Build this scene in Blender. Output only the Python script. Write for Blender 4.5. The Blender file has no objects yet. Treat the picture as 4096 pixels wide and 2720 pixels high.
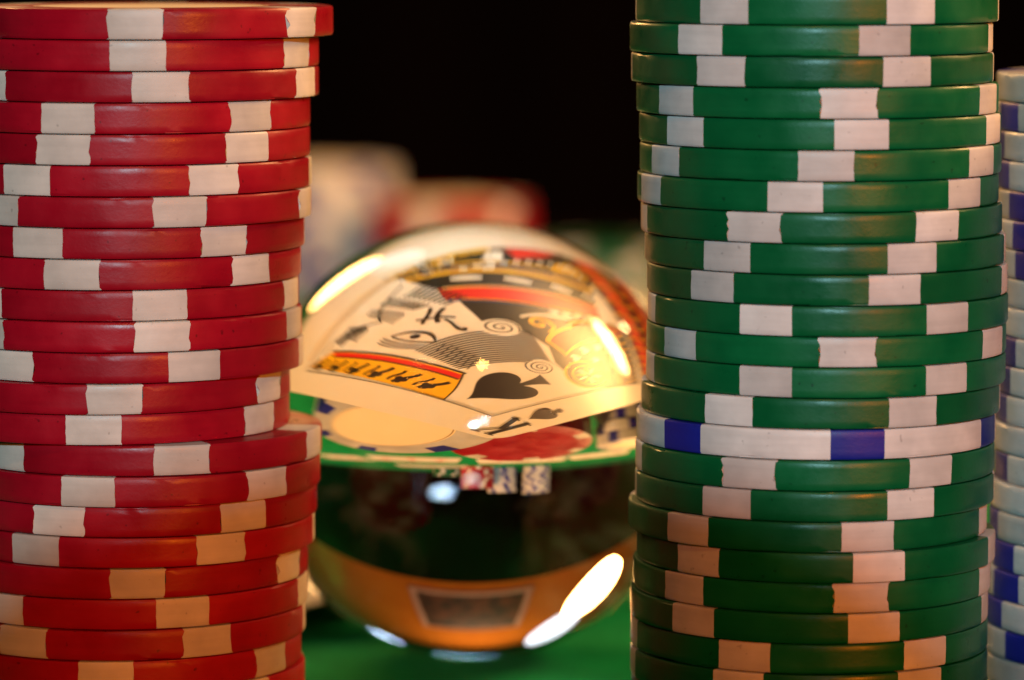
import bpy, bmesh, math, random
from mathutils import Vector, Matrix
from mathutils.geometry import tessellate_polygon

random.seed(11)
MM = 0.001
S = bpy.context.scene
COL = S.collection

# ------------------------------------------------------------------ camera
CAM_H = 90.45 * MM
PITCH = math.radians(5.874)
cam_d = bpy.data.cameras.new("camera")
cam = bpy.data.objects.new("camera", cam_d)
COL.objects.link(cam)
cam.location = (0, 0, CAM_H)
cam.rotation_euler = (math.pi / 2 - PITCH, 0, 0)
cam_d.sensor_width = 36.0
cam_d.lens = 36.0 * 15900.0 / 4096.0
cam_d.clip_start = 0.01
cam_d.clip_end = 50
cam_d.dof.use_dof = True
cam_d.dof.focus_distance = 0.423
cam_d.dof.aperture_fstop = 16.5
S.camera = cam

# ------------------------------------------------------------------ world and lamps (indoor, artificial light)
W = bpy.data.worlds.new("World")
S.world = W
W.use_nodes = True
bg = W.node_tree.nodes["Background"]
bg.inputs[0].default_value = (1.0, 0.45, 0.16, 1)
bg.inputs[1].default_value = 0.004

BALL_R = 27.3 * MM
BALL = Vector((-4.9 * MM, 492 * MM, BALL_R))


def area(name, loc, target, power, color, sx, sy=None, shape='DISK'):
    d = bpy.data.lights.new(name, 'AREA')
    d.energy = power
    d.color = color
    d.shape = shape if sy is None else 'ELLIPSE'
    d.size = sx
    if sy is not None:
        d.size_y = sy
    o = bpy.data.objects.new(name, d)
    COL.objects.link(o)
    o.location = loc
    o.rotation_euler = (Vector(target) - Vector(loc)).to_track_quat('-Z', 'Y').to_euler()
    return o


def polar(az, el, dist):
    a, e = math.radians(az), math.radians(el)
    return BALL + Vector((math.sin(a) * math.cos(e), math.cos(a) * math.cos(e), math.sin(e))) * dist


WARM = (1.0, 0.50, 0.15)
area("table_lamp_light", polar(-31, 28, 0.47), BALL + Vector((0, .10, -.02)), 2.5, WARM, 0.10, 0.165)
area("floor_lamp_light", polar(77, 33, 0.60), BALL + Vector((-.02, .45, 0)), 8.5, (1.0, 0.52, 0.19), 0.080, 0.24)
area("candle_bulb_light", polar(56, 29, 0.62), BALL, 0.25, (1.0, 0.60, 0.25), 0.022)
area("ceiling_lamp_light", polar(173, 46, 1.5), BALL, 4.0, (1.0, 0.42, 0.10), 0.09)
area("warm_fill_light", polar(153, 9, 1.5), BALL, 20.0, (1.0, 0.21, 0.010), 0.16)  # added warm fill for the stack fronts, hidden from the ball by the green stack
area("pale_lamp_light", polar(-28, 45, 0.70), BALL, 0.34, (0.85, 0.92, 1.0), 0.14, 0.25)
# the camera's own flash, above and behind the lens
cam_M = Matrix.Translation(cam.location) @ Matrix.Rotation(-PITCH, 4, 'X')
fl = cam_M @ Vector((0.013, -0.600, 0.166))
area("flash_light", fl, (0, 0.43, 0.06), 9.4, (0.46, 0.90, 1.0), 0.034, 0.013)
# small cool lamp standing to the right behind the camera (its image is the blue-white glare low in the ball)
area("cool_lamp_light", BALL + Vector((0.128, -1.10, 0.345)), BALL, 0.55, (0.58, 0.78, 1.0), 0.085, 0.034)
# added warm fill for the back wall, turned out of the ball's view
area("wall_fill_light", (-0.1, 1.75, 2.15), (-0.1, 2.45, 1.95), 14.0, (1.0, 0.70, 0.38), 0.9, 0.2)

S.view_settings.view_transform = 'Standard'
S.view_settings.look = 'None'
S.view_settings.exposure = -0.22
S.view_settings.gamma = 1
S.view_settings.use_curve_mapping = False
S.render.engine = 'CYCLES'
cy = S.cycles
cy.max_bounces = 14
cy.transmission_bounces = 12
cy.glossy_bounces = 8
cy.diffuse_bounces = 4
cy.sample_clamp_indirect = 60.0
cy.caustics_refractive = True
cy.caustics_reflective = True
cy.blur_glossy = 0.3
cy.use_denoising = True


# ------------------------------------------------------------------ helpers
def tag(o, label, cat=None, group=None, kind=None):
    if label:
        o["label"] = label
    if cat:
        o["category"] = cat
    if group:
        o["group"] = group
    if kind:
        o["kind"] = kind
    return o


def link(name, me, parent=None, mat=None):
    o = bpy.data.objects.new(name, me)
    COL.objects.link(o)
    if mat is not None and me is not None and len(me.materials) == 0:
        me.materials.append(mat)
    if parent is not None:
        o.parent = parent
    return o


def empty(name, loc=(0, 0, 0), rz=0.0):
    o = link(name, None)
    o.location = loc
    o.rotation_euler = (0, 0, rz)
    o.empty_display_size = 0.01
    return o


def mesh(name, verts, faces, smooth_angle=None):
    me = bpy.data.meshes.new(name)
    me.from_pydata([tuple(v) for v in verts], [], faces)
    me.update()
    if smooth_angle is not None:
        for p in me.polygons:
            p.use_smooth = True
        me.set_sharp_from_angle(angle=math.radians(smooth_angle))
    return me


def lathe(name, prof, n=96, smooth_angle=35):
    vs, fs = [], []
    for i in range(n):
        a = 2 * math.pi * i / n
        for r, z in prof:
            vs.append((r * math.cos(a), r * math.sin(a), z))
    m = len(prof)
    for i in range(n):
        j = (i + 1) % n
        for k in range(m - 1):
            fs.append((i * m + k, j * m + k, j * m + k + 1, i * m + k + 1))
    return mesh(name, vs, fs, smooth_angle)


def box_mesh(name, lo, hi, bevel=0.0):
    bm = bmesh.new()
    bmesh.ops.create_cube(bm, size=1)
    for v in bm.verts:
        v.co = Vector([(lo[i] + hi[i]) / 2 + v.co[i] * (hi[i] - lo[i]) for i in range(3)])
    if bevel:
        bmesh.ops.bevel(bm, geom=bm.edges[:], offset=bevel, segments=2, affect='EDGES')
    me = bpy.data.meshes.new(name)
    bm.to_mesh(me)
    bm.free()
    return me


# ------------------------------------------------------------------ materials
def material(name):
    m = bpy.data.materials.new(name)
    m.use_nodes = True
    nt = m.node_tree
    return m, nt, nt.nodes["Principled BSDF"]


def plain(name, col, rough=0.5, spec=0.5, metal=0.0):
    m, nt, b = material(name)
    b.inputs["Base Color"].default_value = (*col, 1)
    b.inputs["Roughness"].default_value = rough
    b.inputs["Specular IOR Level"].default_value = spec
    b.inputs["Metallic"].default_value = metal
    return m


def plastic(name, col, rough=0.38, speck=0.4, spec=0.22):
    """injection moulded chip plastic: faint mottling, dirt specks, fine scratches and pitting"""
    m, nt, b = material(name)
    N, L = nt.nodes, nt.links
    tc = N.new("ShaderNodeTexCoord")
    oi = N.new("ShaderNodeObjectInfo")
    w = N.new("ShaderNodeMath"); w.operation = 'MULTIPLY'; w.inputs[1].default_value = 40
    L.new(oi.outputs["Random"], w.inputs[0])

    def noise(scale, detail=3.0, rough_=0.55, vec=None):
        n = N.new("ShaderNodeTexNoise"); n.noise_dimensions = '4D'
        n.inputs["Scale"].default_value = scale
        n.inputs["Detail"].default_value = detail
        n.inputs["Roughness"].default_value = rough_
        L.new(vec if vec is not None else tc.outputs["Object"], n.inputs["Vector"])
        L.new(w.outputs[0], n.inputs["W"])
        return n
    mott = noise(220)
    grime = noise(75, 4.0, 0.6)
    rg = N.new("ShaderNodeMapRange")
    rg.inputs[1].default_value = 0.32; rg.inputs[2].default_value = 0.62
    rg.inputs[3].default_value = 0.80; rg.inputs[4].default_value = 1.05
    L.new(grime.outputs[0], rg.inputs[0])
    r1 = N.new("ShaderNodeMapRange")
    r1.inputs[1].default_value = 0.3; r1.inputs[2].default_value = 0.7
    r1.inputs[3].default_value = 0.86; r1.inputs[4].default_value = 1.08
    L.new(mott.outputs[0], r1.inputs[0])
    sp = noise(1500, 1.0)
    r2 = N.new("ShaderNodeMapRange")
    r2.inputs[1].default_value = 0.235; r2.inputs[2].default_value = 0.29
    r2.inputs[3].default_value = speck; r2.inputs[4].default_value = 1.0
    L.new(sp.outputs[0], r2.inputs[0])
    mul = N.new("ShaderNodeMath"); mul.operation = 'MULTIPLY'
    L.new(r1.outputs[0], mul.inputs[0]); L.new(r2.outputs[0], mul.inputs[1])
    # thin bands of handling dirt running round the edge
    mp = N.new("ShaderNodeMapping"); mp.inputs["Scale"].default_value = (120, 120, 1900)
    L.new(tc.outputs["Object"], mp.inputs[0])
    band = noise(1.0, 2.0, 0.5, mp.outputs[0])
    r3 = N.new("ShaderNodeMapRange")
    r3.inputs[1].default_value = 0.35; r3.inputs[2].default_value = 0.6
    r3.inputs[3].default_value = 0.96; r3.inputs[4].default_value = 1.02
    L.new(band.outputs[0], r3.inputs[0])
    mul2 = N.new("ShaderNodeMath"); mul2.operation = 'MULTIPLY'
    L.new(mul.outputs[0], mul2.inputs[0]); L.new(r3.outputs[0], mul2.inputs[1])
    # chip to chip shade difference
    r4 = N.new("ShaderNodeMapRange"); r4.inputs[3].default_value = 0.82; r4.inputs[4].default_value = 1.08
    L.new(oi.outputs["Random"], r4.inputs[0])
    mul3 = N.new("ShaderNodeMath"); mul3.operation = 'MULTIPLY'
    L.new(mul2.outputs[0], mul3.inputs[0]); L.new(r4.outputs[0], mul3.inputs[1])
    vm = N.new("ShaderNodeVectorMath"); vm.operation = 'SCALE'
    vm.inputs[0].default_value = col
    mul4 = N.new("ShaderNodeMath"); mul4.operation = 'MULTIPLY'
    L.new(mul3.outputs[0], mul4.inputs[0]); L.new(rg.outputs[0], mul4.inputs[1])
    L.new(mul4.outputs[0], vm.inputs["Scale"])
    L.new(vm.outputs[0], b.inputs["Base Color"])
    # roughness variation
    rr = N.new("ShaderNodeMapRange")
    rr.inputs[1].default_value = 0.3; rr.inputs[2].default_value = 0.7
    rr.inputs[3].default_value = rough - 0.10; rr.inputs[4].default_value = rough + 0.12
    L.new(mott.outputs[0], rr.inputs[0]); L.new(rr.outputs[0], b.inputs["Roughness"])
    b.inputs["Specular IOR Level"].default_value = spec
    # pitting and scratches
    fine = noise(2600, 3.0, 0.65)
    mp2 = N.new("ShaderNodeMapping"); mp2.inputs["Scale"].default_value = (900, 900, 1500)
    mp2.inputs["Rotation"].default_value = (0.25, -0.2, 0)
    L.new(tc.outputs["Object"], mp2.inputs[0])
    scr = noise(1.0, 2.0, 0.6, mp2.outputs[0])
    ad = N.new("ShaderNodeMath"); ad.operation = 'ADD'
    L.new(fine.outputs[0], ad.inputs[0]); L.new(scr.outputs[0], ad.inputs[1])
    bp = N.new("ShaderNodeBump")
    bp.inputs["Strength"].default_value = 0.12
    bp.inputs["Distance"].default_value = 0.00012
    L.new(ad.outputs[0], bp.inputs["Height"])
    L.new(bp.outputs[0], b.inputs["Normal"])
    return m


M_RED = plastic("red_plastic", (0.26, 0.0025, 0.012), 0.36, 0.5)
M_GREEN = plastic("green_plastic", (0.0015, 0.086, 0.026), 0.36, 0.55)
M_CREAM = plastic("cream_plastic", (0.49, 0.465, 0.425), 0.42, 0.72)
M_WHITE = plastic("white_plastic", (0.49, 0.475, 0.465), 0.42, 0.72)
M_BLUE = plastic("blue_plastic", (0.006, 0.014, 0.22), 0.42, 0.6)
M_GOLD = plain("label_print", (0.30, 0.17, 0.05), 0.4)
M_LABEL = plain("label_paper", (0.78, 0.66, 0.44), 0.35)

M_CARD = plain("card_stock", (0.72, 0.67, 0.57), 0.30, 0.5)
M_INK = plain("black_ink", (0.010, 0.010, 0.012), 0.35)
M_INKR = plain("red_ink", (0.62, 0.015, 0.012), 0.35)
M_INKY = plain("yellow_ink", (0.78, 0.42, 0.010), 0.35)
M_INKB = plain("blue_ink", (0.02, 0.04, 0.20), 0.35)

m, nt, b = material("clear_glass")
b.inputs["Base Color"].default_value = (0.985, 0.99, 0.985, 1)
b.inputs["Roughness"].default_value = 0.0
b.inputs["IOR"].default_value = 1.50
b.inputs["Transmission Weight"].default_value = 1.0
_tc = nt.nodes.new("ShaderNodeTexCoord")
_n = nt.nodes.new("ShaderNodeTexNoise"); _n.inputs["Scale"].default_value = 55; _n.inputs["Detail"].default_value = 6
_r = nt.nodes.new("ShaderNodeMapRange")
_r.inputs[1].default_value = 0.60; _r.inputs[2].default_value = 0.80; _r.inputs[3].default_value = 0.0; _r.inputs[4].default_value = 0.03
nt.links.new(_tc.outputs["Object"], _n.inputs["Vector"]); nt.links.new(_n.outputs[0], _r.inputs[0])
nt.links.new(_r.outputs[0], b.inputs["Roughness"])
M_GLASS = m


def felt_mat():
    m, nt, b = material("green_felt")
    N, L = nt.nodes, nt.links
    tc = N.new("ShaderNodeTexCoord")
    n1 = N.new("ShaderNodeTexNoise"); n1.inputs["Scale"].default_value = 900; n1.inputs["Detail"].default_value = 6
    n1.inputs["Roughness"].default_value = 0.75
    L.new(tc.outputs["Object"], n1.inputs["Vector"])
    n2 = N.new("ShaderNodeTexNoise"); n2.inputs["Scale"].default_value = 60; n2.inputs["Detail"].default_value = 4
    L.new(tc.outputs["Object"], n2.inputs["Vector"])
    mx = N.new("ShaderNodeMath"); mx.operation = 'ADD'
    L.new(n1.outputs[0], mx.inputs[0]); L.new(n2.outputs[0], mx.inputs[1])
    cr = N.new("ShaderNodeValToRGB")
    cr.color_ramp.elements[0].position = 0.32; cr.color_ramp.elements[0].color = (0.0, 0.085, 0.026, 1)
    cr.color_ramp.elements[1].position = 0.68; cr.color_ramp.elements[1].color = (0.003, 0.25, 0.075, 1)
    hv = N.new("ShaderNodeMath"); hv.operation = 'MULTIPLY'; hv.inputs[1].default_value = 0.5
    L.new(mx.outputs[0], hv.inputs[0]); L.new(hv.outputs[0], cr.inputs[0])
    L.new(cr.outputs[0], b.inputs["Base Color"])
    b.inputs["Roughness"].default_value = 0.95
    b.inputs["Specular IOR Level"].default_value = 0.03
    b.inputs["Sheen Weight"].default_value = 0.03
    b.inputs["Sheen Tint"].default_value = (0.2, 0.8, 0.4, 1)
    bp = N.new("ShaderNodeBump"); bp.inputs["Strength"].default_value = 0.7; bp.inputs["Distance"].default_value = 0.0005
    L.new(n1.outputs[0], bp.inputs["Height"]); L.new(bp.outputs[0], b.inputs["Normal"])
    return m


M_FELT = felt_mat()


def noisy(name, c0, c1, scale, rough=0.6, bump=0.2, dist=0.001, stretch=(1, 1, 1), spec=0.5):
    m, nt, b = material(name)
    N, L = nt.nodes, nt.links
    tc = N.new("ShaderNodeTexCoord"); mp = N.new("ShaderNodeMapping")
    mp.inputs["Scale"].default_value = stretch
    L.new(tc.outputs["Object"], mp.inputs[0])
    n = N.new("ShaderNodeTexNoise"); n.inputs["Scale"].default_value = scale; n.inputs["Detail"].default_value = 5
    L.new(mp.outputs[0], n.inputs["Vector"])
    cr = N.new("ShaderNodeValToRGB")
    cr.color_ramp.elements[0].position = 0.35; cr.color_ramp.elements[0].color = (*c0, 1)
    cr.color_ramp.elements[1].position = 0.65; cr.color_ramp.elements[1].color = (*c1, 1)
    L.new(n.outputs[0], cr.inputs[0]); L.new(cr.outputs[0], b.inputs["Base Color"])
    b.inputs["Roughness"].default_value = rough
    b.inputs["Specular IOR Level"].default_value = spec
    bp = N.new("ShaderNodeBump"); bp.inputs["Strength"].default_value = bump; bp.inputs["Distance"].default_value = dist
    L.new(n.outputs[0], bp.inputs["Height"]); L.new(bp.outputs[0], b.inputs["Normal"])
    return m


M_WALL = noisy("orange_wall_paint", (0.56, 0.15, 0.008), (0.62, 0.18, 0.010), 6, 0.8, 0.1, 0.002, spec=0.2)
M_DARKWOOD = noisy("dark_stained_wood", (0.0022, 0.0011, 0.0008), (0.0045, 0.0022, 0.0015), 9, 0.8, 0.1, 0.001, (1, 1, 0.15), spec=0.02)
M_FRAME = noisy("pale_frame_wood", (0.50, 0.26, 0.17), (0.62, 0.34, 0.24), 20, 0.5, 0.1, 0.001)
M_CANVAS = noisy("painted_canvas", (0.02, 0.008, 0.005), (0.16, 0.045, 0.015), 7, 0.5, 0.2, 0.001)
M_BLACK = plain("black_rubber", (0.012, 0.012, 0.013), 0.5)

# ------------------------------------------------------------------ the setting
TABLE_FAR = 1.135
top = link("tabletop", box_mesh("tabletop", (-0.75, 0.392, -0.022), (0.75, TABLE_FAR, 0.0), 0.004), None, M_FELT)
tag(top, "green felt covered table top under the chips and cards", kind="structure")
rail = link("table_rail", box_mesh("table_rail", (-0.77, TABLE_FAR + 0.001, -0.05), (0.77, TABLE_FAR + 0.028, 0.004), 0.006), top, M_DARKWOOD)

link("table_rail", box_mesh("table_rail_near", (-0.77, 0.05, -0.05), (0.77, 0.391, -0.002), 0.006), top, M_DARKWOOD)

WALL_Y = 2.45
wall = link("wall", box_mesh("wall", (-3.0, WALL_Y, 0.0), (3.0, WALL_Y + 0.1, 2.75)), None, M_WALL)
wall["kind"] = "structure"
wall.location.z = 0.0
wains = link("wainscot", box_mesh("wainscot", (-3.0, WALL_Y - 0.03, -0.75), (3.0, WALL_Y + 0.06, 0.735), 0.006), None, M_DARKWOOD)
wains["kind"] = "structure"

pic = empty("framed_picture", (-0.01, WALL_Y, 1.22))
tag(pic, "dark picture in pale frame on orange wall, seen inverted through glass ball", "picture")
PW, PH, FW = 0.46, 0.38, 0.055
vs, fs = [], []
for (x, z) in ((-PW, -PH), (PW, -PH), (PW, PH), (-PW, PH)):
    for (ins, y) in ((0, 0.0), (0, -0.022), (0.012, -0.03), (FW - .012, -0.024), (FW, -0.014), (FW, 0.0)):
        sx, sz = (1 if x > 0 else -1), (1 if z > 0 else -1)
        vs.append((x - sx * ins, y - 0.001, z - sz * ins))
for i in range(4):
    j = (i + 1) % 4
    for k in range(5):
        fs.append((i * 6 + k, j * 6 + k, j * 6 + k + 1, i * 6 + k + 1))
link("frame", mesh("frame", vs, fs), pic, M_FRAME)
link("canvas", box_mesh("canvas", (-PW + FW - .004, -0.010, -PH + FW - .004), (PW - FW + .004, -0.003, PH - FW + .004)), pic, M_CANVAS)

# ------------------------------------------------------------------ poker chips
CR, CT = 19.5, 3.232            # radius and thickness in mm
RIN = 14.9                      # inner end of the edge spots
HALF = math.radians(8.55)


def profile(t):
    h = t / 2
    b_ = 0.15
    return [(0.0, h - 0.10), (12.9, h - 0.10), (13.2, h - 0.02), (RIN, h - 0.02), (CR - b_ - .25, h - 0.04),
            (CR - b_ * .6, h - 0.09), (CR - .04, h - b_ - .05), (CR, h - b_ - .18),
            (CR, h * .45), (CR, h * .15), (CR, -h * .15), (CR, -h * .45),
            (CR, -h + b_ + .18), (CR - .04, -h + b_ + .05), (CR - b_ * .6, -h + 0.09), (CR - b_ - .25, -h + 0.04),
            (RIN, -h + 0.02), (13.2, -h + 0.02), (12.9, -h + 0.10), (0.0, -h + 0.10)]


def ragged(rnd, amp, m):
    """offset of the seam between body and spot, level by level"""
    out, x = [], rnd.uniform(-1, 1)
    for k in range(m):
        x = 0.55 * x + rnd.uniform(-1, 1) * 0.8
        out.append(x * amp)
    return out


def chip_meshes(tag_, amp, seed):
    rnd = random.Random(seed)
    P = profile(CT)
    m = len(P)
    lo = 3 if True else 0
    hi = m - 4
    seams = []
    for s in range(6):
        c = math.radians(60 * s)
        a_ = amp * (2.2 if rnd.random() < 0.3 else 0.6)
        e0, e1 = ragged(rnd, a_, m), ragged(rnd, a_, m)
        seams.append(([c - HALF + e for e in e0], [c + HALF + e for e in e1]))
    # columns of the body: (angles per level, recessed?)
    cols = []
    for s in range(6):
        b0, b1 = seams[s]
        nb0 = [a + (2 * math.pi if s == 5 else 0) for a in seams[(s + 1) % 6][0]]
        cols.append((b0, False)); cols.append((b0, True))
        cols.append(([(p + q) / 2 for p, q in zip(b0, b1)], True))
        cols.append((b1, True)); cols.append((b1, False))
        nseg = 12
        for k in range(1, nseg):
            t = k / nseg
            cols.append(([p * (1 - t) + q * t for p, q in zip(b1, nb0)], False))
    vs, fs = [], []
    for ang, rec in cols:
        for k, (r, z) in enumerate(P):
            if rec and lo < k < hi:
                r = min(r, RIN + 2.5); z = z * 0.93
            elif rec and k in (lo, hi):
                r = RIN
            a = ang[k] - math.pi / 2
            if not rec and k in (5, 6, 13, 14):
                r -= abs(rnd.gauss(0, .018)) + (rnd.uniform(.05, .16) if rnd.random() < .03 else 0)
            vs.append((r * math.cos(a) * MM, r * math.sin(a) * MM, z * MM))
    n = len(cols)
    for i in range(n):
        j = (i + 1) % n
        for k in range(m - 1):
            fs.append((i * m + k, i * m + k + 1, j * m + k + 1, j * m + k))
    body = mesh("chip_body_" + tag_, vs, fs, 32)
    spots = []
    eps = 0.0004
    for s in range(6):
        b0, b1 = seams[s]
        vs, fs = [], []
        ks = list(range(lo, hi + 1))
        q = len(ks)
        nc = 7
        for c in range(nc):
            t = c / (nc - 1)
            for k in ks:
                a = (b0[k] + eps) * (1 - t) + (b1[k] - eps) * t - math.pi / 2
                r, z = P[k]
                vs.append((r * math.cos(a) * MM, r * math.sin(a) * MM, z * MM))
        for c in range(nc - 1):
            for k in range(q - 1):
                fs.append((c * q + k, c * q + k + 1, (c + 1) * q + k + 1, (c + 1) * q + k))
            fs.append((c * q + q - 1, c * q, (c + 1) * q, (c + 1) * q + q - 1))
        fs.append(tuple(range(q)))
        fs.append(tuple(reversed([(nc - 1) * q + k for k in range(q)])))
        spots.append(mesh("chip_spot_" + tag_, vs, fs, 32))
    return body, spots


LABEL_ME = {}


def label_meshes():
    disc = lathe("chip_label", [(0.0001 * MM, 1.565 * MM), (12.35 * MM, 1.565 * MM), (12.6 * MM, 1.535 * MM), (12.6 * MM, 1.45 * MM)], 64)
    ring = lathe("chip_label_ring", [(12.05 * MM, 1.572 * MM), (12.28 * MM, 1.572 * MM)], 64)
    return disc, ring


VAR = {}
for kind, amp, (mb, ms) in (("red", 0.016, (M_RED, M_CREAM)), ("green", 0.006, (M_GREEN, M_WHITE)), ("white", 0.004, (M_WHITE, M_BLUE))):
    VAR[kind] = []
    for v in range(6 if kind == "red" else 4):
        b_, s_ = chip_meshes(kind, amp * (0.35 if v % 2 else 1.0), hash((kind == "red", kind == "green", v)) % 1000 + v)
        b_.materials.append(mb)
        for q in s_:
            q.materials.append(ms)
        VAR[kind].append((b_, s_))
LAB_DISC, LAB_RING = label_meshes()
LAB_DISC.materials.append(M_LABEL)
LAB_RING.materials.append(M_GOLD)
LOOK = {"red": "red chip with cream edge spots", "green": "green chip with white edge spots",
        "white": "white chip with blue edge spots"}
chip_count = 0


def chip(kind, x, y, z, rot_deg, label, group, scale=1.0, with_label=False, tilt=0.0):
    """x, y, z in mm: centre of the bottom face; rot: turn of the edge spots"""
    global chip_count
    v = VAR[kind][(chip_count * 5 + 2) % len(VAR[kind])]
    chip_count += 1
    t = empty("poker_chip", (x * MM, y * MM, z * MM), math.radians(rot_deg))
    t.scale = (scale, scale, scale)
    if tilt:
        t.rotation_euler = (Matrix.Rotation(math.radians(tilt), 3, 'X') @ Matrix.Rotation(math.radians(rot_deg), 3, 'Z')).to_euler()
    tag(t, label, "poker chip", group)
    o = link("body", v[0], t); o.location.z = CT / 2 * MM
    for s in v[1]:
        p = link("edge_spot", s, t); p.location.z = CT / 2 * MM
    if with_label:
        p = link("label", LAB_DISC, t); p.location.z = CT / 2 * MM
        r = link("label_ring", LAB_RING, p)
    return t


ORD = ["topmost", "second", "third", "fourth", "fifth", "sixth", "seventh", "eighth", "ninth", "tenth", "eleventh", "twelfth",
       "thirteenth", "fourteenth", "fifteenth", "sixteenth", "seventeenth", "eighteenth", "nineteenth", "twentieth",
       "twenty-first", "twenty-second", "twenty-third", "twenty-fourth", "twenty-fifth", "twenty-sixth"]


def from_top(look, k, n, where):
    if k == 0:
        return "%s, topmost of %s" % (look, where)
    if k == n - 1:
        return "%s, lowest of %s" % (look, where)
    return "%s, %s from top of %s" % (look, ORD[k], where)


# tall red stack: x of the centre (mm) and turn of the spots (degrees), top to bottom
RED = [(-39.52, 0.0), (-41.1, 5.5), (-41.12, 12.5), (-42.09, -13.4), (-42.11, -15.0), (-41.96, -28.3), (-42.01, 20.6),
       (-42.77, -21.9), (-43.17, -9.4), (-43.44, 18.5), (-43.12, 18.3), (-42.92, 28.0), (-44.43, 6.9), (-44.56, 0.8),
       (-40.98, 17.7), (-41.16, -11.0), (-41.57, -19.7), (-41.83, -27.3), (-42.6, 8.0), (-42.62, 22.4), (-42.88, -28.5),
       (-43.38, 0.6), (-43.0, -12), (-42.6, 9), (-42.8, 25)]
RS = 1.0195
for k, (x, a) in enumerate(RED):
    chip("red", x, 437 + random.uniform(-.35, .35), (24 - k) * CT * RS, a,
         from_top(LOOK["red"], k, len(RED), "the tall red stack"), "chips of the tall red stack", RS, with_label=(k in (0, 14)))

GREEN = [(32.83, 25.9), (32.21, 19.1), (32.38, 26.4), (32.95, 5.5), (33.28, 8.6), (33.35, -2.5), (33.09, -11.2), (33.49, -25.5),
         (33.93, 23.6), (34.14, 17.1), (34.25, -23.9), (34.14, 2.3), (34.11, -23.3), (33.54, 25.9), (33.08, 8.8), (32.96, -25.1),
         (32.95, 27.3), (32.22, 15.0), (33.14, 15.8), (32.74, 11.4), (32.46, 16.5), (32.5, -24.6), (32.47, -26.7), (32.6, 3.0),
         (32.9, 14.0), (32.5, -8.0)]
for k, (x, a) in enumerate(GREEN):
    kind = "white" if k == 14 else "green"
    n = abs(k - 14)
    word = ORD[n - 1].replace("topmost", "first")
    if k == 14:
        lab = "white poker chip with blue edge spots between green chips in the green stack"
    elif k < 14:
        lab = "%s, %s above the lone white-and-blue chip" % (LOOK["green"], word)
    else:
        lab = "%s, %s below the lone white-and-blue chip" % (LOOK["green"], word)
    chip(kind, x, 430 + random.uniform(-.35, .35), (25 - k) * CT, a, lab, "chips of the tall green stack", 1.0, with_label=(k == 0))

WHITE = [(73.84, 15.8), (73.97, -17.4), (74.03, -29.1), (73.96, -23.3), (74.14, -7.9), (74.18, -5.1), (74.31, -3.5), (74.46, -28.2),
         (74.39, 15.0), (74.21, -18.9), (74.14, -22.0), (74.06, -23.7), (73.82, 18.1), (74.03, -22.8), (73.59, 19.4), (73.55, -26.8),
         (73.53, -14.4), (73.12, -9.1), (73.05, -19.0), (72.98, 1.2), (73.2, 14), (73.4, -12), (73.1, 22)]
for k, (x, a) in enumerate(WHITE):
    chip("white", x, 444 + random.uniform(-.3, .3), (len(WHITE) - 1 - k) * CT * 1.008, a,
         from_top(LOOK["white"], k, len(WHITE), "the tall white stack"), "chips of the tall white and blue stack", 1.008,
         with_label=(k == 0))

BX, BY = BALL.x / MM, BALL.y / MM
BACK = [("white", -43, 498, 10, "the blurred white stack"),
        ("white", -88, 484, 11, "stack seen only through the ball"),
        ("red", -10, 462, 8, "the blurred red stack"),
        ("green", 30, 530, 3, "the blurred green stack")]
for kind, x, y, n, where in BACK:
    for k in range(n):
        chip(kind, BX + x + random.uniform(-.5, .5), BY + y + random.uniform(-.5, .5), (n - 1 - k) * CT, random.uniform(-30, 30),
             from_top(LOOK[kind], k, n, where), "chips of " + where, 1.0, with_label=(k == 0 and kind != "green"))
GW, GR = "loose chips under the king card", "loose red chips behind the king card"
TI = math.radians(6.0)
# two tilted white chips carry the corner of the king card; one chip lies under their near side, three under their far side
for k, lab in ((0, "white chip with blue edge spots and cream centre, tilted under the king card"),
               (1, "white chip with blue edge spots, directly below the tilted cream-centred chip")):
    dn = (k + 1) * CT
    chip("white", BX + 13.9, BY + 92.9 + dn * math.sin(TI), 13.7 - dn * math.cos(TI), (33.0, 9.0)[k], lab, GW, 1.0, with_label=(k == 0), tilt=6.0)
chip("white", BX + 11, BY + 84, 0, 20, "white chip lying flat on felt below the two tilted white chips", GW)
for k in range(3):
    chip("white", BX + 19 + .5 * k, BY + 131, (2 - k) * CT, 17 * k, "white chip, %s of three behind the tilted white chips" % ("top", "middle", "bottom")[k], GW)
for k, lab in ((0, "red chip with cream edge spots, tilted over the red chips behind the king card"),
               (1, "red chip tilted directly below the upper tilted red chip")):
    dn = (k + 1) * CT
    chip("red", BX - 15, BY + 126 + dn * math.sin(TI), 12.9 - dn * math.cos(TI), (12.0, -20.0)[k], lab, GR, 1.0, tilt=6.0)
chip("red", BX - 16, BY + 118, 0, 5, "red chip lying flat on felt below the two tilted red chips", GR)
chip("red", BX - 14, BY + 164, CT, -9, "red chip, upper of the pair behind the tilted red chips", GR)
chip("red", BX - 14, BY + 164, 0, 22, "red chip, lower of the pair behind the tilted red chips", GR)
for k in range(4):
    chip("white", BX - 59 + (0, .5, -.6, .3)[k], BY + 125, (3 - k) * CT, (2, 25, -12, 8)[k],
         from_top(LOOK["white"], k, 4, "low stack beside the king card"), "chips of the low stack beside the king card", with_label=(k == 0))

# ------------------------------------------------------------------ glass ball
bm = bmesh.new()
bmesh.ops.create_icosphere(bm, subdivisions=7, radius=BALL_R)
for v in bm.verts:
    v.co = v.co.normalized() * BALL_R
me = bpy.data.meshes.new("glass_ball")
bm.to_mesh(me)
bm.free()
for p in me.polygons:
    p.use_smooth = True
ball = link("glass_ball", me, None, M_GLASS)
ball.location = BALL
tag(ball, "solid clear glass ball standing on green felt behind the chip stacks", "glass ball")


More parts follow.
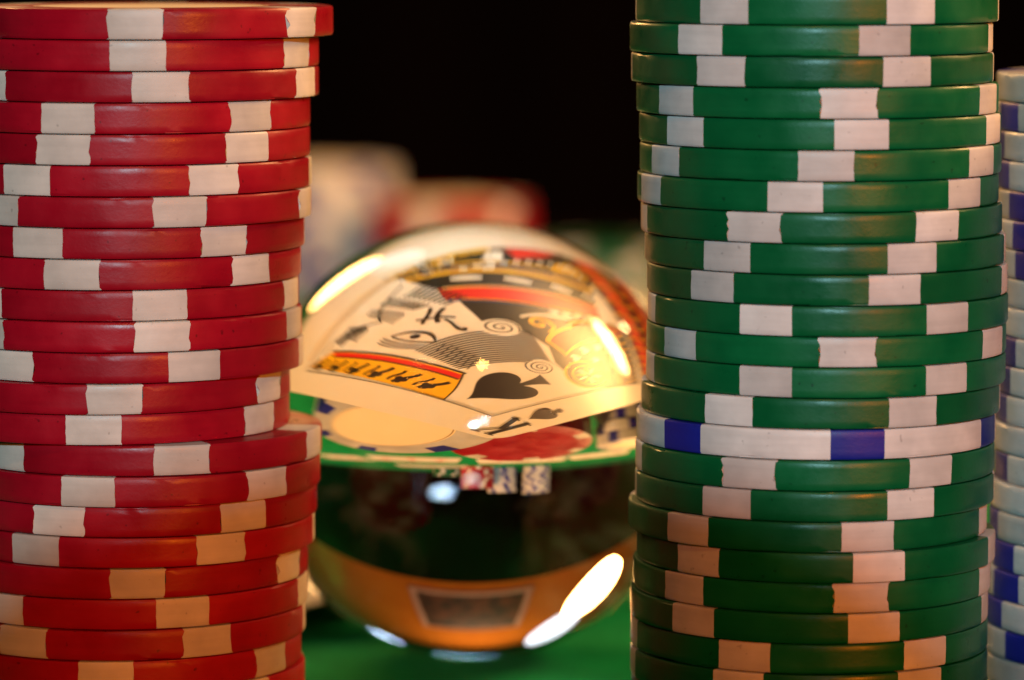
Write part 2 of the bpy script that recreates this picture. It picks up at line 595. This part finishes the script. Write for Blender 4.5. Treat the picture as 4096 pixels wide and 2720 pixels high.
# ------------------------------------------------------------------ playing cards
class Print:
    """flat print on a card; shapes in card millimetres (u right, v down), gathered by ink"""

    def __init__(self):
        self.ink = {}
        self.layer = 0

    def poly(self, ink, pts, layer=None):
        self.layer += 1
        z = 0.010 + 0.0006 * self.layer
        vs, fs = self.ink.setdefault(ink, ([], []))
        base = len(vs)
        P = [Vector((u, -v, 0)) for u, v in pts]
        for p in P:
            vs.append((p.x * MM, p.y * MM, z * MM))
        for tri in tessellate_polygon([P]):
            a, b_, c = (P[i] for i in tri)
            n = (b_ - a).cross(c - a)
            t = tri if n.z > 0 else tri[::-1]
            fs.append(tuple(base + i for i in t))

    def line(self, ink, pts, w):
        self.layer += 1
        z = 0.010 + 0.0006 * self.layer
        vs, fs = self.ink.setdefault(ink, ([], []))
        base = len(vs)
        P = [Vector((u, -v)) for u, v in pts]
        n = len(P)
        for i, p in enumerate(P):
            d = (P[min(i + 1, n - 1)] - P[max(i - 1, 0)])
            d = d.normalized() if d.length > 1e-9 else Vector((1, 0))
            q = Vector((-d.y, d.x)) * (w[i] if isinstance(w, (list, tuple)) else w) / 2
            vs.append(((p + q).x * MM, (p + q).y * MM, z * MM))
            vs.append(((p - q).x * MM, (p - q).y * MM, z * MM))
        for i in range(n - 1):
            fs.append((base + 2 * i, base + 2 * i + 1, base + 2 * i + 3, base + 2 * i + 2))

    def disc(self, ink, c, r, ry=None, n=24):
        ry = ry or r
        self.poly(ink, [(c[0] + r * math.cos(2 * math.pi * k / n), c[1] + ry * math.sin(2 * math.pi * k / n)) for k in range(n)])

    def flip(self, cu, cv):
        """the same print once more, turned half round about the card's middle"""
        for ink, (vs, fs) in self.ink.items():
            n, base = len(vs), len(vs)
            for i in range(n):
                x, y, z = vs[i]
                vs.append((2 * cu * MM - x, -2 * cv * MM - y, z))
            for f_ in fs[:]:
                fs.append(tuple(base + i for i in f_))


def bez(p0, p1, p2, p3, n=14):
    out = []
    for i in range(n + 1):
        t = i / n
        s = 1 - t
        out.append(tuple(s ** 3 * p0[k] + 3 * s * s * t * p1[k] + 3 * s * t * t * p2[k] + t ** 3 * p3[k] for k in (0, 1)))
    return out


def spade(pr, ink, cu, tip, w, h):
    """spade with its tip at (cu, tip), body w wide, whole height h"""
    b_ = tip + h * 0.78
    r = []
    right = bez((cu, tip), (cu + w * .10, tip + h * .22), (cu + w * .5, tip + h * .32), (cu + w * .5, tip + h * .56)) \
        + bez((cu + w * .5, tip + h * .56), (cu + w * .5, b_ + h * .02), (cu + w * .12, b_ + h * .04), (cu + w * .03, tip + h * .64))[1:]
    left = [(2 * cu - u, v) for u, v in reversed(right)]
    pr.poly(ink, right + left[:-1])
    st = bez((cu - w * .04, tip + h * .55), (cu - w * .05, tip + h * .8), (cu - w * .12, tip + h * .94), (cu - w * .2, tip + h), 8)
    pr.poly(ink, st + [(2 * cu - u, v) for u, v in reversed(st)])


def heart(pr, ink, cu, cv, w):
    r = bez((cu, cv + w * .55), (cu + w * .1, cv + w * .3), (cu + w * .5, cv + w * .1), (cu + w * .5, cv - w * .2)) \
        + bez((cu + w * .5, cv - w * .2), (cu + w * .5, cv - w * .55), (cu + w * .08, cv - w * .55), (cu, cv - w * .22))[1:]
    pr.poly(ink, r + [(2 * cu - u, v) for u, v in reversed(r)][1:-1])


def letter_k(pr, ink, cu, cv, w, h):
    l, t = cu - w / 2, cv - h / 2
    s = w * .2
    pr.line(ink, [(l + w * .2, t), (l + w * .2, t + h)], s)
    pr.line(ink, [(l - w * .02, t + .15), (l + w * .42, t + .15)], .3)
    pr.line(ink, [(l - w * .02, t + h - .15), (l + w * .42, t + h - .15)], .3)
    pr.line(ink, [(l + w * .86, t + .1), (l + w * .24, t + h * .62)], .42)
    pr.line(ink, [(l + w * .42, t + h * .44), (l + w * .9, t + h)], s)
    pr.line(ink, [(l + w * .62, t + .15), (l + w * 1.04, t + .15)], .3)
    pr.line(ink, [(l + w * .66, t + h - .15), (l + w * 1.08, t + h - .15)], .3)


def spiral(pr, ink, c, r, turns, w, ph=0.0):
    n = int(28 * turns)
    pts = []
    for i in range(n + 1):
        t = i / n
        a = ph + 2 * math.pi * turns * t
        pts.append((c[0] + r * t * math.cos(a), c[1] + r * t * math.sin(a)))
    pr.line(ink, pts, w)


def card_body(u0, v0, u1, v1, r=3.2, th=0.29, curl=None):
    n = 6
    out = []
    for (cu, cv, a0) in ((u1 - r, v0 + r, 0), (u0 + r, v0 + r, 90), (u0 + r, v1 - r, 180), (u1 - r, v1 - r, 270)):
        for k in range(n + 1):
            a = math.radians(a0 + 90 * k / n)
            out.append(((cu + r * math.cos(a)) * MM, (-cv + r * math.sin(a)) * MM))
    m_ = len(out)
    vs = [(x, y, 0) for x, y in out] + [(x, y, -th * MM) for x, y in out]
    fs = [tuple(range(m_)), tuple(reversed(range(m_, 2 * m_)))]
    for i in range(m_):
        j = (i + 1) % m_
        fs.append((i + m_, j + m_, j, i))
    return mesh("card", vs, fs)


INKS = {"black": ("black_print", M_INK), "red": ("red_print", M_INKR), "yellow": ("yellow_print", M_INKY), "blue": ("blue_print", M_INKB),
        "white": ("white_print", M_CARD)}


def king_print():
    p = Print()
    # inner frame
    spade(p, "black", 19.4, 12.2, 8.6, 11.2)
    # robe: black ground, lower left of the figure
    p.poly("black", [(13.4, 46), (13.4, 34), (15.5, 29), (19, 27.4), (23.4, 27.0), (27.2, 28.2), (30.8, 27.4), (34.2, 25.2), (37.6, 26.2),
                     (39.6, 26.9), (36.4, 31.0), (34.0, 37.0), (33.2, 46)])
    # yellow and red lapels over the robe
    p.poly("yellow", bez((28.6, 28.6), (30.6, 30), (32.0, 33), (32.4, 38)) + bez((28.8, 39), (28.0, 34), (26.6, 31.6), (24.8, 29.6)))
    p.poly("red", bez((28.3, 29.1), (30.1, 30.6), (31.4, 33.4), (31.8, 37.8)) + bez((29.4, 38.4), (28.6, 34), (27.2, 31.6), (25.5, 29.9)))
    for c, r in (((24.2, 31.0), 0.8), ((26.0, 33.6), 0.8), ((26.8, 36.6), .8), ((23.4, 34.6), .7)):
        heart(p, "white", c[0], c[1], r * 2.1)
    # round clasp
    for r, ink in ((4.6, "yellow"), (4.15, "black"), (3.3, "yellow"), (2.95, "black")):
        p.disc(ink, (18.8, 31.2), r)
    for k in range(10):
        a = 2 * math.pi * k / 10
        p.line("white" if k % 2 else "yellow", [(18.8 + .7 * math.cos(a), 31.2 + .7 * math.sin(a)), (18.8 + 2.5 * math.cos(a), 31.2 + 2.5 * math.sin(a))], .45)
    p.line("red", bez((14.0, 36.5), (17, 37.6), (21, 37.5), (24.5, 36.2)), .9)
    p.line("yellow", bez((14.0, 38.4), (17, 39.4), (21, 39.4), (25, 38.2)), .5)
    for k in range(9):
        p.line("yellow", [(14.4 + k * 1.9, 41 + (k % 2)), (15.4 + k * 1.9, 44.5)], .45)
    # yellow scroll on the robe
    spiral(p, "yellow", (32.2, 30.2), 1.7, 1.4, .5, 0.6)
    p.line("white", bez((33.8, 29.0), (34.5, 31), (33.6, 34), (32.6, 37)), .45)
    # collar bands running across the shoulder
    A = bez((40.2, 26.2), (37.6, 28.6), (35.4, 32.6), (34.0, 41))
    B = bez((42.4, 27.4), (40.2, 30.2), (38.4, 34), (37.0, 42))
    p.poly("yellow", [(u - .3, v) for u, v in A] + [(u + .3, v) for u, v in reversed(B)])
    p.poly("red", A + B[::-1])
    C_ = bez((46.8, 27.8), (44.6, 30.6), (42.2, 34.4), (40.6, 44))
    p.poly("black", [(u + .45, v) for u, v in B] + C_[::-1])
    for c in ((43.2, 30.6), (41.3, 34.2), (40.0, 38.4), (39.3, 42.4)):
        p.poly("white", [(c[0] + .7 * math.cos(t * .2618) * .9 - .5 * math.sin(t * .2618), c[1] + 1.15 * math.sin(t * .2618)) for t in range(24)])
    D_ = [(u + 1.1, v + .3) for u, v in C_]
    p.poly("yellow", C_ + D_[::-1])
    p.line("black", C_, .16)
    p.line("black", D_, .16)
    # sleeve ground beyond the collar: stripes and marks
    p.poly("black", D_[3:] + [(45.0, 46), (49.8, 46), (49.8, 34), (47.6, 33.0)])
    for k in range(7):
        p.poly("white", [(44.4 + .55 * k, 33.2 + .55 * k), (45.8 + .55 * k, 33.5 + .55 * k), (45.3 + .55 * k, 34.6 + .55 * k), (44.2 + .5 * k, 34.1 + .55 * k)])
    p.poly("red", [(46.6, 38.0), (49.6, 39.0), (49.6, 45.2), (47.8, 42.0)])
    p.poly("yellow", bez((43.4, 40.0), (45.4, 40.5), (46.6, 42.0), (47.2, 45.4)) + [(43.2, 45.6)])
    spiral(p, "white", (45.0, 43.4), 1.5, 1.6, .35)
    p.poly("yellow", [(48.4, 31.6), (49.9, 31.6), (49.9, 37.6), (49.0, 37.6)])
    for k in range(8):
        p.line("black", [(47.0 + .3 * k, 28.8 + .5 * k), (48.2 + .25 * k, 28.2 + .5 * k)], .22)
    # crown
    crown = [(21.2, 10.3)] + bez((21.2, 10.3), (22.0, 12.0), (22.6, 13.6), (25.4, 16.5), 8)[1:] + [(30, 15.9), (35, 15.5), (40, 15.0), (45.2, 14.4), (47.2, 12.2), (48.6, 10.3)]
    p.poly("yellow", crown)
    p.line("black", [crown[0]] + crown[1:9], .22)
    p.line("black", [(25.2, 16.7), (30, 16.1), (35, 15.7), (40, 15.2), (45.4, 14.6)], .22)
    p.poly("red", [(25.4, 16.3), (30, 15.75), (35, 15.35), (40, 14.85), (44.6, 14.35), (44.4, 13.5), (40, 14.0), (35, 14.5), (30, 14.9), (24.6, 15.4)])
    p.line("black", [(24.6, 15.3), (30, 14.8), (35, 14.4), (40, 13.9), (44.4, 13.4)], .28)
    for k in range(6):
        u = 24.6 + 4.0 * k
        v = 14.2 - .27 * k
        p.line("black", bez((u, v), (u + .2, v - 1.4), (u + 1.4, v - 1.6), (u + 1.9, v - 3.0), 6), .7)
        p.line("black", bez((u + 2.2, v - .2), (u + 1.6, v - 1.2), (u + 3.2, v - 1.6), (u + 2.8, v - 2.8), 6), .5)
        for (du, dv) in ((1.0, -2.9), (.5, -2.4), (1.5, -2.3)):
            p.disc("black", (u + du + .2, v + dv + .4), .5, n=10)
    # face
    p.line("black", bez((47.0, 13.6), (47.2, 17), (45.8, 19), (42.2, 20.8)), .20)
    p.line("black", bez((42.2, 20.8), (44.6, 21.8), (45.4, 24.5), (46.8, 27.2)), .20)
    for k in range(6):
        p.line("black", bez((44.6 + .4 * k, 15.6 + .2 * k), (44 + .3 * k, 16.8), (44.8, 18 + .2 * k), (43.4, 18.9 + .25 * k), 6), .16)
    # eye
    p.line("black", bez((33.2, 19.6), (34.6, 21.0), (36.6, 21.1), (38.4, 18.8), 10), [.16 + .22 * math.sin(i / 10 * math.pi) for i in range(11)])
    p.line("black", bez((33.2, 19.6), (34.8, 18.6), (36.6, 18.3), (38.4, 18.8), 10), .18)
    p.disc("black", (35.9, 19.6), .55, .45)
    for k in range(3):
        p.line("black", bez((33.6, 18.8 - .45 * k), (35.0, 17.9 - .45 * k), (37, 17.7 - .45 * k), (39.0, 18.2 - .45 * k), 8), .14)
    # moustache and mouth
    p.line("black", bez((37.4, 21.7), (38.2, 22.6), (38.6, 23.6), (39.6, 24.4), 8), .34)
    p.line("black", bez((36.4, 22.6), (37.6, 23.2), (38.2, 24.0), (38.6, 25.0), 8), .42)
    p.line("black", bez((38.6, 22.0), (37.6, 22.8), (37.4, 23.8), (36.2, 24.2), 8), .30)
    p.line("black", bez((36.6, 23.4), (35.0, 23.4), (34.0, 22.2), (33.2, 23.0), 8), .28)
    spiral(p, "black", (33.8, 23.1), .55, 1.0, .22)
    # beard fringe
    for k in range(9):
        u = 39.2 + .62 * k
        p.line("black", bez((u, 25.4 - .02 * k), (u - .3, 26.2), (u + .5, 26.8), (u + .2, 27.8), 6), .30)
    # long hair: a sheaf of parallel strands ending in curls
    for k in range(16):
        t = k / 15
        s0 = (33.4 - 6.6 * t, 17.4 - .4 * t)
        s3 = (30.4 - 7.2 * t, 27.9 - 1.6 * t)
        p.line("black", bez(s0, (33.4 - 7.2 * t, 20.6), (32.6 - 8.0 * t, 24.6), s3, 12), .19)
    for c, r, tn in (((23.0, 24.6), 1.9, 3), ((32.4, 25.9), 1.7, 2.4)):
        p.disc("white", c, r + .15)
        spiral(p, "black", c, r, tn, .2)
    # blue outlines beside the bands, dots and hatching on the sleeve
    p.line("blue", [(u - .5, v) for u, v in A], .35)
    p.line("blue", [(u + 1.7, v + .3) for u, v in C_], .5)
    p.line("black", [(u + 2.5, v + .2) for u, v in C_], .35)
    p.line("yellow", [(u + 3.1, v) for u, v in C_], .55)
    p.line("black", [(u + 3.6, v) for u, v in C_], .3)
    for k in range(10):
        p.line("black", [(46.4 + .28 * k, 29.6 + 1.2 * k), (48.9, 28.8 + 1.3 * k)], .32)
        p.disc("white", (45.4 + .1 * k, 32.0 + 1.35 * k), .36, n=10)
    for k in range(9):
        p.line("black", bez((40.4 + .62 * k, 24.9), (40.3 + .6 * k, 24.4), (40.6 + .6 * k, 24.0), (41.0 + .55 * k, 23.5), 5), .26)
    for k in range(12):
        a = .5 + k * .42
        p.line("yellow", [(21.5 + .85 * k, 39.6 + (k % 3) * 1.2), (22.6 + .85 * k, 41.4 + (k % 2) * 1.5)], .4)
    for k in range(8):
        p.line("white", [(27.0 + .7 * k, 38.4 + .6 * k), (28.2 + .6 * k, 37.2 + .6 * k)], .3)
    p.line("red", bez((31.4, 34.5), (32.6, 37), (32.6, 41), (31.6, 45)), .8)
    p.line("yellow", bez((32.4, 34.0), (33.6, 37), (33.6, 41), (32.6, 45)), .35)
    for k in range(7):
        p.line("black", bez((42.6 + .55 * k, 17.0 + .1 * k), (43.4 + .5 * k, 17.8), (42.2 + .55 * k, 18.6), (43.2 + .5 * k, 19.6), 6), .22)
    for k in range(10):
        p.line("black", bez((40.6 + .5 * k, 20.8 + .1 * k), (41.0 + .5 * k, 21.4), (40.4 + .55 * k, 22.2), (41.2 + .5 * k, 22.8), 5), .17)
    for k in range(7):
        p.line("black", bez((26.2 + .9 * k, 17.6 - .05 * k), (26.8 + .8 * k, 18.6), (27.4 + .75 * k, 19.0), (27.6 + .8 * k, 20.2), 5), .14)
    for k in range(6):
        p.poly("white", [(34.6 - .25 * k, 33.4 + 1.5 * k), (35.3 - .25 * k, 33.1 + 1.5 * k), (35.0 - .25 * k, 34.2 + 1.5 * k), (34.4 - .25 * k, 34.1 + 1.5 * k)])
    # thin yellow margin inside the frame
    p.line("yellow", [(49.9, 12.0), (49.9, 31.0)], .35)
    # the figure is drawn a little tall; set it into the frame
    for vs, fs in p.ink.values():
        for i, (x, y, z) in enumerate(vs):
            u, v = x / MM, -y / MM
            u, v = .967 * u - .0332 * v - .755, .0406 * u + .8505 * v - 3.236
            vs[i] = (u * MM, -v * MM, z)
    p.line("black", [(11.0, 44.6), (11.0, 6.6)], .20)
    p.line("black", [(10.9, 6.6), (46.1, 6.6)], .20)
    p.line("black", [(46.0, 6.6), (46.0, 44.6)], .20)
    letter_k(p, "black", 5.9, 4.9, 5.0, 6.6)
    spade(p, "black", 6.5, 9.2, 5.0, 5.6)
    # sash where the two halves meet
    p.poly("black", [(11.4, 38.5), (45.6, 36.6), (45.6, 44.5), (11.4, 44.5)])
    p.poly("red", [(11.4, 40.2), (45.6, 38.6), (45.6, 41.2), (11.4, 43.4)])
    for k in range(11):
        p.line("yellow", [(13.0 + 3 * k, 38.8 - .16 * k), (12.6 + 3 * k, 44.3)], .5)
    p.flip(28.5, 44.5)
    return p


king = link("playing_card", card_body(0, 0, 57, 89), None, M_CARD)
tag(king, "king of spades card lying propped on chips behind the glass ball", "playing card")
U = Vector((0.5957, -0.8023, -0.0380)).normalized()
V = Vector((-0.7987, -0.5867, -0.1340))
V = (V - U * U.dot(V)).normalized()
Nn = U.cross(V)
if Nn.z < 0:
    Nn = -Nn
O = Vector((BALL.x - 4.3 * MM, BALL.y + 96.4 * MM, 15.0 * MM))
king.matrix_world = Matrix((
    (U.x, -V.x, Nn.x, O.x), (U.y, -V.y, Nn.y, O.y), (U.z, -V.z, Nn.z, O.z), (0, 0, 0, 1)))
kp = king_print()
for ink, (vs, fs) in kp.ink.items():
    nm, mt = INKS[ink]
    link(nm, mesh(nm, vs, fs), king, mt)


def pip_card(x, y, rz, pips, label, z=0.3):
    c = link("playing_card", card_body(-29, -44, 29, 44), None, M_CARD)
    c.location = (BALL.x + x * MM, BALL.y + y * MM, z * MM)
    c.rotation_euler = (0, 0, math.radians(rz))
    tag(c, label, "playing card")
    p = Print()
    for (u, v) in pips:
        heart(p, "red", u, v, 9.5)
    for s in (-1, 1):
        heart(p, "red", 24 * s, 31 * s, 4)
    vs, fs = p.ink["red"]
    link("red_print", mesh("red_print", vs, fs), c, M_INKR)
    return c


SIX = [(s * 13, v) for s in (-1, 1) for v in (-26, 0, 26)]
pip_card(52, 350, 84, SIX, "six of hearts card lying flat behind the low white stack")
pip_card(150, 372, 100, SIX[:4], "four of hearts card lying to the right of the six of hearts")
pip_card(-52, 362, 95, [(0, -26), (0, 0), (0, 26)], "three of hearts card lying flat behind the low red stack")
pip_card(-135, 330, 118, [(0, -22), (0, 22)], "two of hearts card lying beyond the low white stack")
pip_card(45, 462, 88, [(0, 0)], "ace of hearts card lying in front of the far green stack")

# ------------------------------------------------------------------ the camera that takes the picture (throws the rounded shadow over the lower chips)
rig = empty("camera_rig")
rig.name = "photo_camera"
rig.matrix_world = cam_M
tag(rig, "black camera with a long lens barrel facing the chip stacks", "camera")
lens = lathe("lens_barrel", [(0.0525, 0.030), (0.0568, 0.030), (0.0568, -0.06), (0.050, -0.07), (0.050, -0.20), (0.047, -0.22), (0.047, -0.382), (0.0, -0.382)], 64)
for v in lens.vertices:
    x, y, z = v.co
    v.co = (x, z, y)
inner = lathe("lens_inner", [(0.0525, 0.030), (0.048, -0.06), (0.0, -0.06)], 64)
for v in inner.vertices:
    x, y, z = v.co
    v.co = (x, z, y)
lo_ = link("lens_barrel", lens, rig, M_BLACK)
link("lens_throat", inner, lo_, M_BLACK)
link("body", box_mesh("camera_body", (-0.07, -0.465, -0.06), (0.07, -0.3822, 0.055), 0.008), rig, M_BLACK)
